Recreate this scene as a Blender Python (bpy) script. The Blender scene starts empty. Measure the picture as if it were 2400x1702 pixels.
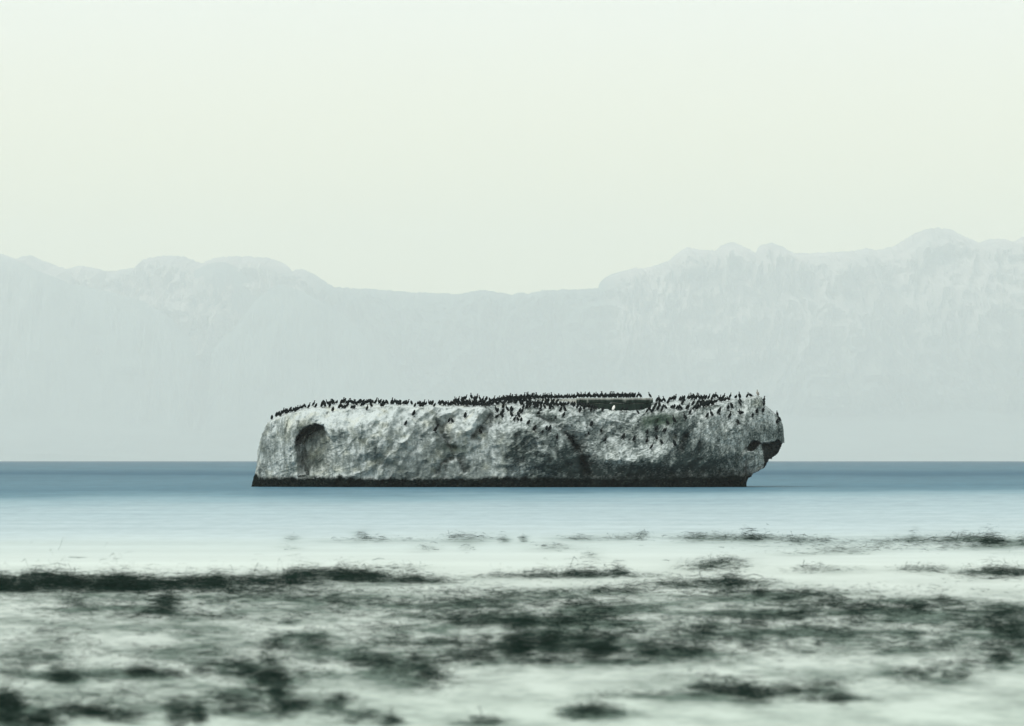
import bpy, math, random
import numpy as np
from mathutils import Vector
from mathutils.bvhtree import BVHTree

random.seed(7)
rng = np.random.default_rng(11)
scene = bpy.context.scene
col = scene.collection
R = math.radians

# ------------------------------------------------------------------ camera
CAM_H = 2.67            # eye height above the water, metres
FOC = 9000.0            # focal length in pixels of the 2400 px wide photograph (135 mm)
HORIZON = 1080.0
cam_d = bpy.data.cameras.new('camera')
cam_d.lens = 135.0
cam_d.sensor_width = 36.0
cam_d.sensor_fit = 'HORIZONTAL'
cam_d.shift_y = (HORIZON - 851.0) / 2400.0
cam_d.clip_start = 0.5
cam_d.clip_end = 120000.0
cam_d.dof.use_dof = True
cam_d.dof.focus_distance = 389.0
cam_d.dof.aperture_fstop = 2.3
cam = bpy.data.objects.new('camera', cam_d)
cam.location = (0, 0, CAM_H)
cam.rotation_euler = (R(90), 0, 0)
col.objects.link(cam)
scene.camera = cam

# ------------------------------------------------------------------ sky
SUN_ELEV, SUN_AZ = 42.0, 238.0     # azimuth clockwise from +Y (north): behind the camera, to its left
world = bpy.data.worlds.new('World')
scene.world = world
world.use_nodes = True
wn = world.node_tree
wn.nodes.clear()
w_out = wn.nodes.new('ShaderNodeOutputWorld')
w_bg = wn.nodes.new('ShaderNodeBackground')
w_sky = wn.nodes.new('ShaderNodeTexSky')
w_sky.sky_type = 'NISHITA'
w_sky.sun_disc = False
w_sky.sun_elevation = R(SUN_ELEV)
w_sky.sun_rotation = R(SUN_AZ)
w_sky.air_density = 1.0
w_sky.dust_density = 3.0
w_sky.ozone_density = 1.0
w_mix = wn.nodes.new('ShaderNodeMix')
w_mix.data_type = 'RGBA'
w_mix.inputs[0].default_value = 0.86          # a high even veil of thin cloud over the clear sky
w_tc = wn.nodes.new('ShaderNodeTexCoord')
w_sep = wn.nodes.new('ShaderNodeSeparateXYZ')
w_ramp = wn.nodes.new('ShaderNodeMapRange')
w_ramp.interpolation_type = 'SMOOTHSTEP'
w_ramp.inputs[1].default_value = 0.045
w_ramp.inputs[2].default_value = 0.15
w_veil = wn.nodes.new('ShaderNodeMix')
w_veil.data_type = 'RGBA'
w_veil.inputs[6].default_value = (13.2, 11.8, 6.8, 1)     # low, creamier
w_veil.inputs[7].default_value = (11.7, 12.0, 11.4, 1)     # high, whiter
wn.links.new(w_tc.outputs['Generated'], w_sep.inputs[0])
wn.links.new(w_sep.outputs[2], w_ramp.inputs[0])
wn.links.new(w_ramp.outputs[0], w_veil.inputs[0])
wn.links.new(w_veil.outputs[2], w_mix.inputs[7])
wn.links.new(w_sky.outputs[0], w_mix.inputs[6])
wn.links.new(w_mix.outputs[2], w_bg.inputs[0])
w_bg.inputs[1].default_value = 0.1
wn.links.new(w_bg.outputs[0], w_out.inputs[0])

# ------------------------------------------------------------------ sun
sun_d = bpy.data.lights.new('sun', 'SUN')
sun_d.energy = 2.0
sun_d.angle = R(10)
sun_d.color = (1.0, 0.97, 0.91)
sun = bpy.data.objects.new('sun', sun_d)
az, el = R(SUN_AZ), R(SUN_ELEV)
to_sun = Vector((math.sin(az) * math.cos(el), math.cos(az) * math.cos(el), math.sin(el)))
sun.rotation_euler = to_sun.to_track_quat('Z', 'Y').to_euler()
sun.location = to_sun * 200
col.objects.link(sun)

# ------------------------------------------------------------------ exposure
vs = scene.view_settings
vs.view_transform = 'Standard'
vs.look = 'None'
vs.exposure = 0.0
vs.gamma = 1.0
vs.use_curve_mapping = False
scene.cycles.volume_bounces = 3
scene.cycles.max_bounces = 8
scene.cycles.use_denoising = True


# ------------------------------------------------------------------ helpers
def world_pt(px, py, D):
    """A pixel of the photograph at distance D (metres along +Y) as a world point."""
    px, py, D = np.broadcast_arrays(np.asarray(px, float), np.asarray(py, float), np.asarray(D, float))
    return np.stack([(px - 1200.0) / FOC * D, D, CAM_H + (HORIZON - py) / FOC * D], -1)


_perm = np.random.default_rng(3).permutation(256)
_perm = np.concatenate([_perm, _perm, _perm])
_gr = np.random.default_rng(5).normal(size=(256, 3))
_gr /= np.linalg.norm(_gr, axis=1)[:, None]


def noise(p):
    i = np.floor(p).astype(np.int64)
    f = p - i
    i &= 255
    u = f * f * f * (f * (f * 6 - 15) + 10)
    out = 0
    for dx in (0, 1):
        wx = u[..., 0] if dx else 1 - u[..., 0]
        for dy in (0, 1):
            wy = u[..., 1] if dy else 1 - u[..., 1]
            for dz in (0, 1):
                wz = u[..., 2] if dz else 1 - u[..., 2]
                h = _perm[_perm[_perm[(i[..., 0] + dx) & 255] + ((i[..., 1] + dy) & 255)] + ((i[..., 2] + dz) & 255)]
                g = _gr[h]
                d = g[..., 0] * (f[..., 0] - dx) + g[..., 1] * (f[..., 1] - dy) + g[..., 2] * (f[..., 2] - dz)
                out = out + wx * wy * wz * d
    return out * 1.5


def fbm(p, octv=4, gain=0.5, lac=2.03):
    a, s, t = 1.0, 0.0, 0.0
    p = np.asarray(p, float)
    for k in range(octv):
        s = s + a * noise(p * (lac ** k) + 17.3 * k)
        t += a
        a *= gain
    return s / t


def ridged(p, octv=4, gain=0.5, lac=2.03):
    a, s, t = 1.0, 0.0, 0.0
    for k in range(octv):
        s = s + a * (1 - 2 * np.abs(noise(p * (lac ** k) + 9.1 * k)))
        t += a
        a *= gain
    return s / t


def sstep(a, b, x):
    t = np.clip((x - a) / (b - a), 0, 1)
    return t * t * (3 - 2 * t)


def seg_dist(px, py, pts, signed=False):
    """Distance to a polyline, the position along it (0..1) and, if asked, on which side the point lies."""
    best = np.full(np.shape(px), 1e9)
    along = np.zeros(np.shape(px))
    side = np.zeros(np.shape(px))
    n = len(pts) - 1
    for k in range(n):
        (x0, y0), (x1, y1) = pts[k], pts[k + 1]
        dx, dy = x1 - x0, y1 - y0
        t = np.clip(((px - x0) * dx + (py - y0) * dy) / (dx * dx + dy * dy), 0, 1)
        d = np.hypot(px - x0 - t * dx, py - y0 - t * dy)
        m = d < best
        best = np.where(m, d, best)
        along = np.where(m, (k + t) / n, along)
        if signed:
            side = np.where(m, dx * (py - y0) - dy * (px - x0), side)
    return (best, along, side) if signed else (best, along)


def in_poly(px, py, pts):
    ins = np.zeros(np.shape(px), bool)
    n = len(pts)
    for k in range(n):
        (x0, y0), (x1, y1) = pts[k], pts[(k + 1) % n]
        c = (y0 > py) != (y1 > py)
        xi = (x1 - x0) * (py - y0) / ((y1 - y0) if y1 != y0 else 1e-9) + x0
        ins ^= c & (px < xi)
    return ins


def make_mesh(name, verts, faces, mat=None, colors=None, smooth=True):
    """verts (N,3); faces (M,4) or (M,3) integer array."""
    verts = np.ascontiguousarray(verts, np.float32)
    faces = np.ascontiguousarray(faces, np.int32)
    me = bpy.data.meshes.new(name)
    k = faces.shape[1]
    me.vertices.add(len(verts))
    me.vertices.foreach_set('co', verts.ravel())
    me.loops.add(faces.size)
    me.loops.foreach_set('vertex_index', faces.ravel())
    me.polygons.add(len(faces))
    me.polygons.foreach_set('loop_start', np.arange(len(faces), dtype=np.int32) * k)
    me.polygons.foreach_set('use_smooth', np.full(len(faces), smooth))
    if colors is not None:
        ca = me.color_attributes.new('col', 'FLOAT_COLOR', 'POINT')
        c4 = np.ones((len(verts), 4), np.float32)
        c4[:, :3] = colors
        ca.data.foreach_set('color', c4.ravel())
    me.update(calc_edges=True)
    me.validate()
    if mat:
        me.materials.append(mat)
    return me


def add(name, me, label=None, cat=None, kind=None, group=None, parent=None):
    o = bpy.data.objects.new(name, me)
    col.objects.link(o)
    if label:
        o['label'] = label
    if cat:
        o['category'] = cat
    if kind:
        o['kind'] = kind
    if group:
        o['group'] = group
    if parent:
        o.parent = parent
    return o


def grid_faces(nr, nc, wrap=False):
    r = np.arange(nr if wrap else nr - 1)[:, None]
    c = np.arange(nc - 1)[None, :]
    r2 = (r + 1) % nr
    f = np.stack(np.broadcast_arrays(r * nc + c, r * nc + c + 1, r2 * nc + c + 1, r2 * nc + c), -1)
    return f.reshape(-1, 4)


def new_mat(name):
    m = bpy.data.materials.new(name)
    m.use_nodes = True
    nt = m.node_tree
    nt.nodes.clear()
    out = nt.nodes.new('ShaderNodeOutputMaterial')
    return m, nt, out


def nd(nt, kind, **kw):
    n = nt.nodes.new(kind)
    for k, v in kw.items():
        setattr(n, k, v)
    return n


# ------------------------------------------------------------------ materials
def mat_surface(name, attr=True, color=(0.5, 0.5, 0.5), rough=0.9, spec=0.2, nscale=6.0, namp=0.25, bump=0.0, bdist=0.02,
                stretch=(1, 1, 1)):
    m, nt, out = new_mat(name)
    p = nd(nt, 'ShaderNodeBsdfPrincipled')
    p.inputs['Roughness'].default_value = rough
    p.inputs['Specular IOR Level'].default_value = spec
    tc = nd(nt, 'ShaderNodeTexCoord')
    mp = nd(nt, 'ShaderNodeMapping')
    mp.inputs['Scale'].default_value = stretch
    nt.links.new(tc.outputs['Object'], mp.inputs[0])
    nz = nd(nt, 'ShaderNodeTexNoise')
    nz.inputs['Scale'].default_value = nscale
    nz.inputs['Detail'].default_value = 6
    nz.inputs['Roughness'].default_value = 0.65
    nt.links.new(mp.outputs[0], nz.inputs['Vector'])
    mr = nd(nt, 'ShaderNodeMapRange')
    mr.inputs[1].default_value = 0.3
    mr.inputs[2].default_value = 0.7
    mr.inputs[3].default_value = 1 - namp
    mr.inputs[4].default_value = 1 + namp
    nt.links.new(nz.outputs[0], mr.inputs[0])
    mul = nd(nt, 'ShaderNodeVectorMath', operation='SCALE')
    if attr:
        at = nd(nt, 'ShaderNodeVertexColor', layer_name='col')
        nt.links.new(at.outputs[0], mul.inputs[0])
    else:
        mul.inputs[0].default_value = color
    nt.links.new(mr.outputs[0], mul.inputs['Scale'])
    nt.links.new(mul.outputs[0], p.inputs['Base Color'])
    if bump:
        b = nd(nt, 'ShaderNodeBump')
        b.inputs['Strength'].default_value = bump
        b.inputs['Distance'].default_value = bdist
        nt.links.new(nz.outputs[0], b.inputs['Height'])
        nt.links.new(b.outputs[0], p.inputs['Normal'])
    nt.links.new(p.outputs[0], out.inputs[0])
    return m


M_rock = mat_surface('guano_rock', rough=0.95, spec=0.0, nscale=9.0, namp=0.2, bump=0.9, bdist=0.07)
M_conc = mat_surface('stained_concrete', rough=0.92, spec=0.0, nscale=5.0, namp=0.45, bump=0.5, bdist=0.02, stretch=(1, 1, 0.35))
M_mount = mat_surface('mountain_stone', rough=1.0, spec=0.0, nscale=0.0022, namp=0.3)
M_bird = mat_surface('black_plumage', attr=False, color=(0.005, 0.008, 0.009), rough=0.7, spec=0.02, nscale=14, namp=0.35)
M_bird_pale = mat_surface('pale_plumage', attr=False, color=(0.20, 0.20, 0.18), rough=0.8, spec=0.2, nscale=9, namp=0.5)
M_gull = mat_surface('white_plumage', attr=False, color=(0.78, 0.80, 0.78), rough=0.8, spec=0.2, nscale=10, namp=0.08)
M_kelp = mat_surface('wet_kelp', attr=True, rough=0.6, spec=0.03, nscale=8, namp=0.4)

m, nt, out = new_mat('sea_water')
at = nd(nt, 'ShaderNodeVertexColor', layer_name='col')
tc = nd(nt, 'ShaderNodeTexCoord')
mp = nd(nt, 'ShaderNodeMapping')
mp.inputs['Scale'].default_value = (0.10, 0.45, 1)
nt.links.new(tc.outputs['Object'], mp.inputs[0])
nz = nd(nt, 'ShaderNodeTexNoise')
nz.inputs['Scale'].default_value = 0.35
nz.inputs['Detail'].default_value = 7
nz.inputs['Roughness'].default_value = 0.6
nt.links.new(mp.outputs[0], nz.inputs['Vector'])
mr = nd(nt, 'ShaderNodeMapRange')
mr.inputs[1].default_value = 0.3
mr.inputs[2].default_value = 0.7
mr.inputs[3].default_value = 0.93
mr.inputs[4].default_value = 1.07
nt.links.new(nz.outputs[0], mr.inputs[0])
mul = nd(nt, 'ShaderNodeVectorMath', operation='SCALE')
nt.links.new(at.outputs[0], mul.inputs[0])
nt.links.new(mr.outputs[0], mul.inputs['Scale'])
df = nd(nt, 'ShaderNodeBsdfDiffuse')
gl = nd(nt, 'ShaderNodeBsdfGlossy')
gl.inputs['Roughness'].default_value = 0.2
gl.inputs['Color'].default_value = (0.9, 0.95, 0.95, 1)
mx = nd(nt, 'ShaderNodeMixShader')
mx.inputs[0].default_value = 0.11
nt.links.new(mul.outputs[0], df.inputs[0])
nt.links.new(df.outputs[0], mx.inputs[1])
nt.links.new(gl.outputs[0], mx.inputs[2])
nt.links.new(mx.outputs[0], out.inputs[0])
M_sea = m


# ------------------------------------------------------------------ kelp beds: where weed lies in the shallows
# (px, py, half width, half height, density) of every bank of weed, read off the photograph and laid out on the water plane
BANKS = [
 # farthest broken line of weed
 (686,1262,14,6,.35),(844,1258,13,9,.5),(850,1267,70,3,.45),(890,1267,14,5,.55),(975,1268,40,3,.3),(1085,1263,32,7,.6),(1135,1262,30,6,.3),
 (1184,1266,10,6,.6),(1229,1265,8,6,.6),(1294,1284,38,6,.42),(1357,1264,46,5,.45),(1478,1262,42,6,.5),(1505,1257,10,9,.35),(1640,1262,58,7,.75),
 (1766,1263,72,7,.7),(1871,1268,42,6,.6),(1940,1271,42,4,.5),(1976,1294,48,5,.42),(1880,1298,80,4,.25),(2060,1270,60,7,.4),(2143,1266,32,7,.65),
 (2143,1252,5,12,.3),(2205,1272,40,9,.4),(2274,1268,52,10,.75),(2327,1276,54,7,.95),(2392,1273,28,9,.9),(2100,1282,300,10,.2),(1001,1286,26,7,.25),
 (1390,1302,20,8,.25),(1090,1286,15,6,.2),(680,1284,22,5,.2),
 # second line, from the left
 (20,1376,70,14,.98),(150,1374,120,14,.95),(95,1358,40,14,.7),(280,1376,110,12,.95),(290,1362,60,12,.5),(430,1373,110,9,.9),(520,1365,80,10,.55),
 (640,1369,110,9,.8),(700,1360,60,12,.5),(780,1356,70,10,.75),(860,1356,60,8,.75),(940,1364,80,6,.7),(1010,1366,60,4,.45),(820,1345,130,9,.3),
 (930,1330,50,6,.2),(1153,1352,60,4,.35),(1330,1352,100,5,.6),(1378,1349,80,5,.65),(1446,1344,14,6,.85),(1250,1353,80,4,.4),(1672,1328,62,11,.5),
 (1700,1322,40,7,.35),(1923,1336,72,7,.32),(2170,1336,62,8,.36),(2327,1344,60,6,.8),(2390,1346,40,6,.6),(2320,1356,80,5,.3),(1540,1350,60,5,.2),
 # broad beds
 (1698,1370,84,8,.75),(1600,1372,120,8,.45),(1803,1396,92,8,.85),(1876,1402,64,7,.85),(1760,1400,160,10,.5),(1986,1441,430,40,.5),(2353,1446,62,22,.8),
 (2330,1470,110,14,.6),(2369,1509,52,36,.75),(2342,1546,20,16,.85),(2117,1430,102,13,.65),(1960,1425,90,15,.6),(2210,1415,40,12,.6),(1383,1425,175,20,.6),
 (1357,1457,112,16,.8),(1231,1462,52,11,.75),(1404,1535,46,13,1.0),(1535,1533,84,12,.85),(1305,1514,124,22,.75),(1216,1530,44,13,.85),(1514,1493,360,28,.45),
 (1315,1551,230,9,.6),(1640,1490,60,10,.5),(1840,1450,50,14,.5),(1720,1460,80,20,.45),(2060,1490,200,10,.4),(2220,1520,120,12,.45),(1610,1530,40,9,.7),
 (1250,1400,120,8,.4),(1420,1390,120,10,.35),
 # lower banks
 (1656,1622,32,13,.9),(1700,1622,100,12,.7),(1766,1634,42,15,.98),(1855,1624,44,9,.8),(1955,1643,64,8,.88),(1930,1610,80,20,.4),(1500,1632,130,7,.4),
 (1394,1669,62,15,.75),(1350,1680,30,8,.6),(2206,1588,84,18,.5),(2130,1580,50,20,.4),(2280,1560,80,14,.4),(1640,1590,90,10,.3),
 (346,1425,62,20,.65),(345,1440,36,10,.55),(183,1425,52,18,.42),(95,1420,30,7,.35),(403,1425,36,22,.45),(576,1394,210,12,.5),(802,1410,66,6,.7),(446,1446,150,7,.5),
 (645,1457,52,7,.5),(480,1484,160,12,.3),(105,1493,94,22,.32),(671,1514,54,14,.65),(700,1505,60,20,.4),(147,1593,38,10,1.0),(335,1581,42,6,.85),(420,1583,300,12,.55),
 (79,1556,84,22,.45),(560,1560,150,12,.5),(629,1592,48,9,.95),(655,1630,18,15,.85),(630,1600,80,34,.45),(854,1551,64,9,.65),(940,1567,110,26,.5),(1006,1588,52,13,.8),
 (1116,1546,64,14,.8),(1184,1514,44,22,.85),(1100,1425,140,32,.5),(901,1475,84,7,.5),(1030,1510,120,12,.4),(880,1500,140,16,.3),(1120,1460,90,14,.6),
 (210,1674,60,9,.95),(180,1664,30,6,.7),(110,1692,44,18,.85),(16,1656,48,32,.75),(31,1694,38,20,.95),(283,1684,56,13,.75),(419,1684,30,22,.97),(466,1686,12,24,.88),
 (435,1653,38,7,.75),(529,1668,32,9,.8),(650,1668,38,16,.7),(707,1656,52,10,.6),(618,1666,90,18,.4),(838,1684,84,14,.45),(917,1696,28,8,.65),(1127,1694,44,9,.7),
 (500,1408,620,20,.26),(250,1440,300,30,.2),(900,1436,320,34,.30),(600,1530,700,28,.26),(1700,1520,600,36,.26),(300,1640,340,40,.22),
 (786,1650,44,20,.45),(540,1640,70,14,.35),(1010,1610,60,20,.3),(330,1620,60,20,.2),(25,1590,60,16,.4),
]
BANKS = np.array(BANKS, float)


def ground_of(px, py):
    D = FOC * CAM_H / (py - HORIZON)
    return (px - 1200) / FOC * D, D


def weed_density(px, py, soft=1.0, cut=0.0):
    """How much weed lies at a point of the shallows (0..1), points given by their bearing px and depression py."""
    out = np.zeros(np.shape(px))
    keep = 1.0
    for (x, y, rx, ry, d) in BANKS:
        m = (np.abs(px - x) < rx * 2.1 * soft) & (np.abs(py - y) < ry * 2.1 * soft)
        if not m.any():
            continue
        e = ((px[m] - x) / (rx * soft)) ** 2 + ((py[m] - y) / (ry * soft)) ** 2
        v = d * np.exp(-e * 0.9)
        out[m] = 1 - (1 - out[m]) * (1 - v)
    return out


# ------------------------------------------------------------------ sea: one sheet from the shore to the horizon
def lin(c):
    c = np.asarray(c, float) / 255.0
    return np.where(c <= 0.04045, c / 12.92, ((c + 0.055) / 1.055) ** 2.4)


def build_sea():
    py = np.concatenate([np.arange(1770, 1230, -1.6), np.arange(1230, 1150, -1.5), np.arange(1150, 1086, -1.2)])
    D = FOC * CAM_H / (py - HORIZON)
    D = np.concatenate([[-400, -60, 5, 18, 28], D, [5200, 7000, 9500, 13000, 18000, 26000, 40000]])
    c = np.concatenate([[-6, -3, -1.5, -0.8, -0.45, -0.3, -0.22], np.arange(-0.165, 0.1651, 0.00036), [0.22, 0.3, 0.45, 0.8, 1.5, 3, 6]])
    DD = D[:, None] + 0 * c[None, :]
    X = np.clip(c[None, :] * np.maximum(DD, 28), -15000, 15000)
    Dp = np.maximum(DD, 30)
    ppx = 1200 + X / Dp * FOC
    ppy = HORIZON + FOC * CAM_H / Dp
    # colour of the water with distance offshore: white surf in the shallows, blue beyond the rock
    stops = [(1080, (66, 102, 124)), (1084, (88, 122, 140)), (1090, (110, 142, 157)), (1100, (113, 146, 160)), (1106, (98, 131, 149)), (1111, (88, 123, 143)),
             (1116, (106, 140, 156)), (1128, (116, 150, 165)), (1142, (108, 144, 160)), (1153, (122, 157, 171)), (1162, (152, 184, 194)),
             (1174, (174, 199, 206)), (1190, (188, 209, 214)), (1220, (201, 219, 222)), (1250, (213, 228, 228)), (1276, (223, 236, 231)), (1304, (234, 244, 236)), (1330, (237, 246, 236)),
             (1400, (236, 244, 234)), (1550, (232, 241, 230)), (1702, (224, 237, 223)), (1900, (212, 227, 210))]
    sx = np.array([s[0] for s in stops], float)
    sc = np.array([lin(s[1]) for s in stops])
    sc = np.maximum(sc - 0.052 * (1 - sstep(1130, 1190, sx))[:, None], 0.008) * 0.66 * np.array([0.955, 0.985, 1.03])
    lx = np.log(np.maximum(Dp, 1))
    n1 = fbm(np.stack([ppx / 800, ppy / 34, 0 * X], -1), 3)
    n2 = fbm(np.stack([ppx / 240, ppy / 9, 0 * X + 3], -1), 4)
    w = np.clip((ppy - 1082) / 60, 0, 1)
    q = ppy + w * (n1 * 14 + n2 * 5) * np.clip((1400 - ppy) / 160, 0.15, 1)
    q = q + (ppx - 1200) / 1200 * 10 * sstep(1112, 1150, ppy) * (1 - sstep(1240, 1290, ppy))
    colr = np.stack([np.interp(q, sx, sc[:, k]) for k in range(3)], -1)
    rip = fbm(np.stack([ppx / 60, ppy / 4.2, 0 * X + 13], -1), 4, 0.65)
    colr = colr * (1 + 0.16 * rip * (1 - sstep(1220, 1330, ppy)))[..., None]
    # weed lying just under the milky water
    sl = 0.25 * X / Dp
    wn_ = fbm(np.stack([X / Dp * 42, (lx + sl) * 15, 0 * X + 5], -1), 5, 0.58)
    wf = fbm(np.stack([X / Dp * 170, (lx + sl) * 85, 0 * X + 8], -1), 4, 0.62)
    wpx = ppx + 26 * fbm(np.stack([X / Dp * 40, lx * 30, 0 * X + 21], -1), 3)
    wpy = ppy + 9 * fbm(np.stack([X / Dp * 40, lx * 60, 0 * X + 31], -1), 3)
    den = 1 - (1 - weed_density(wpx, wpy, 1.0)) * (1 - 0.55 * weed_density(wpx, wpy, 1.7))
    off = np.clip((np.abs(ppx - 1200) - 1250) / 100, 0, 1) * sstep(1350, 1420, ppy)
    den = np.maximum(den, off * 0.4)
    den = np.clip(den * (0.74 + 1.3 * wn_ + 0.75 * wf), 0, 1)
    den = np.clip(den + 0.55 * sstep(1375, 1420, ppy) * np.clip(0.33 + 1.4 * wn_ + 0.5 * wf, 0, 1), 0, 1)
    weed = np.array([0.050, 0.088, 0.068])
    k = (0.93 * den)[..., None]
    colr = colr * (1 - k) + weed * k
    v = np.stack([X, DD, 0 * X], -1)
    nr, nc = X.shape
    f = grid_faces(nr, nc)
    add('sea', make_mesh('sea', v.reshape(-1, 3), f, M_sea, colr.reshape(-1, 3)), 'silky pale sea running out to a blue horizon', None, 'structure')


build_sea()


# ------------------------------------------------------------------ the bird rock
SKY = [(588,1141),(590,1139),(593.6,1127),(600,1105),(604,1086),(606.4,1054),(612,1028),(618.4,1010.5),(626,996),(636,985),(649,978),(663,971),(685.7,967.5),(708,961),
       (724,955),(753,950.4),(788,947),(836,947),(900,947.5),(944,949.5),(1000,951),(1040,949),(1069,946),(1085,940),(1102,937),(1120,938.5),(1135,942),(1180,940),(1205,936),(1228,934),
       (1276,934),(1330,938),(1352,950),(1372,955),(1410,960),(1470,962.5),(1505,958),(1524,948),(1532,943),(1564,942.5),(1588,938.5),(1612,937),(1660,937),(1700,934),(1724,936),(1749.7,934.4),
       (1764,931),(1775,928.8),(1785,932.5),(1787.5,938.4),(1793,951),(1804,959),(1817,970.4),(1828,981.6),(1834.6,994.4),(1836.5,1010),(1838.6,1030)]
RIM = [(588,1141),(604,1090),(612,1031),(626,999),(636,989),(663,975.5),(690,968),(724,959.5),(753,957),(765,962),(772,966),(788,964),(836,960),(900,956),(928,953),(976,955.5),(1024,954),(1072,956),
       (1101,961),(1118,956),(1134,951.5),(1146,955),(1158,963),(1180,970),(1215,963),(1244,955),(1324,953),(1380,957),(1420,962),(1468,965),(1500,968),(1548,965),(1602,962),
       (1633,961),(1660,952),(1708,942.5),(1732,938.5),(1749,936),(1775,930.5),(1787,941),(1793,954),(1817,973),(1828,985),(1836,1012),(1838.6,1031)]
LOW = [(588,1156),(1741,1156),(1747.5,1143),(1746,1134.5),(1748,1128)]
UNDER = [(1740.5,1156),(1748,1143.2),(1748.6,1122),(1754.5,1117.7),(1764,1109.7),(1778.5,1103.3),(1789.7,1097),(1796,1087),(1799.3,1077.7),(1812,1069),(1822.6,1061.7),(1830.6,1044),(1833.8,1037),(1838.6,1039)]


def prof(pts, x):
    a = np.array(pts, float)
    return np.interp(x, a[:, 0], a[:, 1])


CAVE = [(690,1033),(693,1024),(700,1014),(708,1007),(717,1000),(730,996),(738,991.5),(744,994),(750,993),(759,996),(761,1004),(766,1012),(777,1026),(787,1044),(790,1075),(780,1108),(740,1120),(695,1118),(694.5,1084),(693.5,1060),(689,1044)]
CAVE_LIP = [(695,1119),(694.5,1084),(693.5,1060),(689,1044),(690,1033),(693,1024),(700,1014),(708,1007),(717,1000),(730,996),(738,991.5),(744,994),(750,993),(759,996),(761,1004),(766,1012),(777,1026)]
INNER = [(750,990),(748,999),(740,1012),(721,1023),(713,1036),(711,1052),(713,1068),(708,1084),(716,1096),(721,1112)]
EYE = [(1750,1058),(1751,1048),(1757,1037),(1765,1031),(1775,1033),(1783,1037),(1789,1041),(1780,1044),(1774,1048),(1768,1056),(1760,1060)]
HOLLOW = [(1783,1040),(1790,1038),(1801,1038.5),(1810,1034),(1818.5,1030.5),(1826,1030),(1833.5,1036),(1850,1060),(1830,1110),(1787,1110),(1788,1095),(1787.5,1084),(1787,1060),(1784.5,1048)]
# gullies: polyline, half width px, depth m
GULLIES = [
 ([(679,972),(674.5,990),(670,1009),(672,1030)], 6, .55),
 ([(648,986),(644,994),(637,1006)], 3, .3),
 ([(772,964),(764,972),(760,986)], 5, .5),
 ([(1021,968),(1024,996),(1032,1012),(1046,1033),(1050,1044),(1061,1054),(1069,1068)], 9, 1.7),
 ([(1069,1068),(1050,1075),(1034,1086),(1024,1106),(1018,1120)], 9, 1.0),
 ([(1069,1068),(1083,1092),(1092,1112)], 9, .9),
 ([(960,969),(970,978),(982,986),(993,989)], 4, .45),
 ([(1152,964),(1136,990),(1112,1018),(1104,1031)], 9, 1.5),
 ([(1238,964),(1262,978),(1292,990),(1313,1004),(1330,1022),(1348,1044),(1357,1062),(1366,1088)], 7, 1.5),
 ([(1330,1022),(1350,1052),(1362,1078),(1368,1100),(1372,1125)], 17, 1.9),
 ([(1225,982),(1250,985),(1270,984),(1290,992)], 3, .35),
 ([(1285,1040),(1305,1062),(1325,1085),(1340,1105)], 10, .6),
 ([(1612,1012),(1600,1030),(1594,1046),(1592,1062)], 10, .8),
 ([(1570,1012),(1585,1032),(1600,1055)], 5, .5),
 ([(1540,975),(1538,1000),(1537,1026)], 7, .45),
 ([(1640,1010),(1640,1050),(1632,1090)], 14, .5),
 ([(880,1085),(905,1062),(925,1035)], 9, .3),
 ([(960,1068),(975,1050),(985,1030)], 7, .35),
 ([(1660,990),(1680,1030),(1690,1080)], 8, .3),
 ([(830,1000),(838,1040)], 10, .25),
 ([(1172,985),(1168,1010),(1176,1040)], 7, .3),
]
RIDGES = [
 ([(1136,953),(1122,975),(1104,1000),(1085,1018)], 13, 1.4),
 ([(912,1090),(935,1050),(965,1010)], 18, .5),
 ([(1000,1090),(1010,1050),(1020,1020)], 13, .5),
 ([(1215,985),(1250,1030),(1285,1085),(1300,1110)], 34, 1.3),
 ([(1180,990),(1190,1050),(1185,1100)], 22, .6),
 ([(1400,1070),(1480,1082),(1560,1062),(1590,1058)], 16, .35),
 ([(700,975),(684,1000),(680,1050),(684,1105)], 12, .8),
 ([(775,975),(772,1000),(790,1030)], 12, .5),
 ([(850,975),(870,1020),(865,1080)], 36, .8),
 ([(1700,1000),(1730,1005),(1775,1000)], 22, .8),
 ([(1740,1060),(1765,1075),(1770,1095)], 22, .6),
 ([(1655,970),(1668,1020),(1662,1080)], 18, .6),
 ([(1450,985),(1440,1020)], 40, .4),
]


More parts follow.
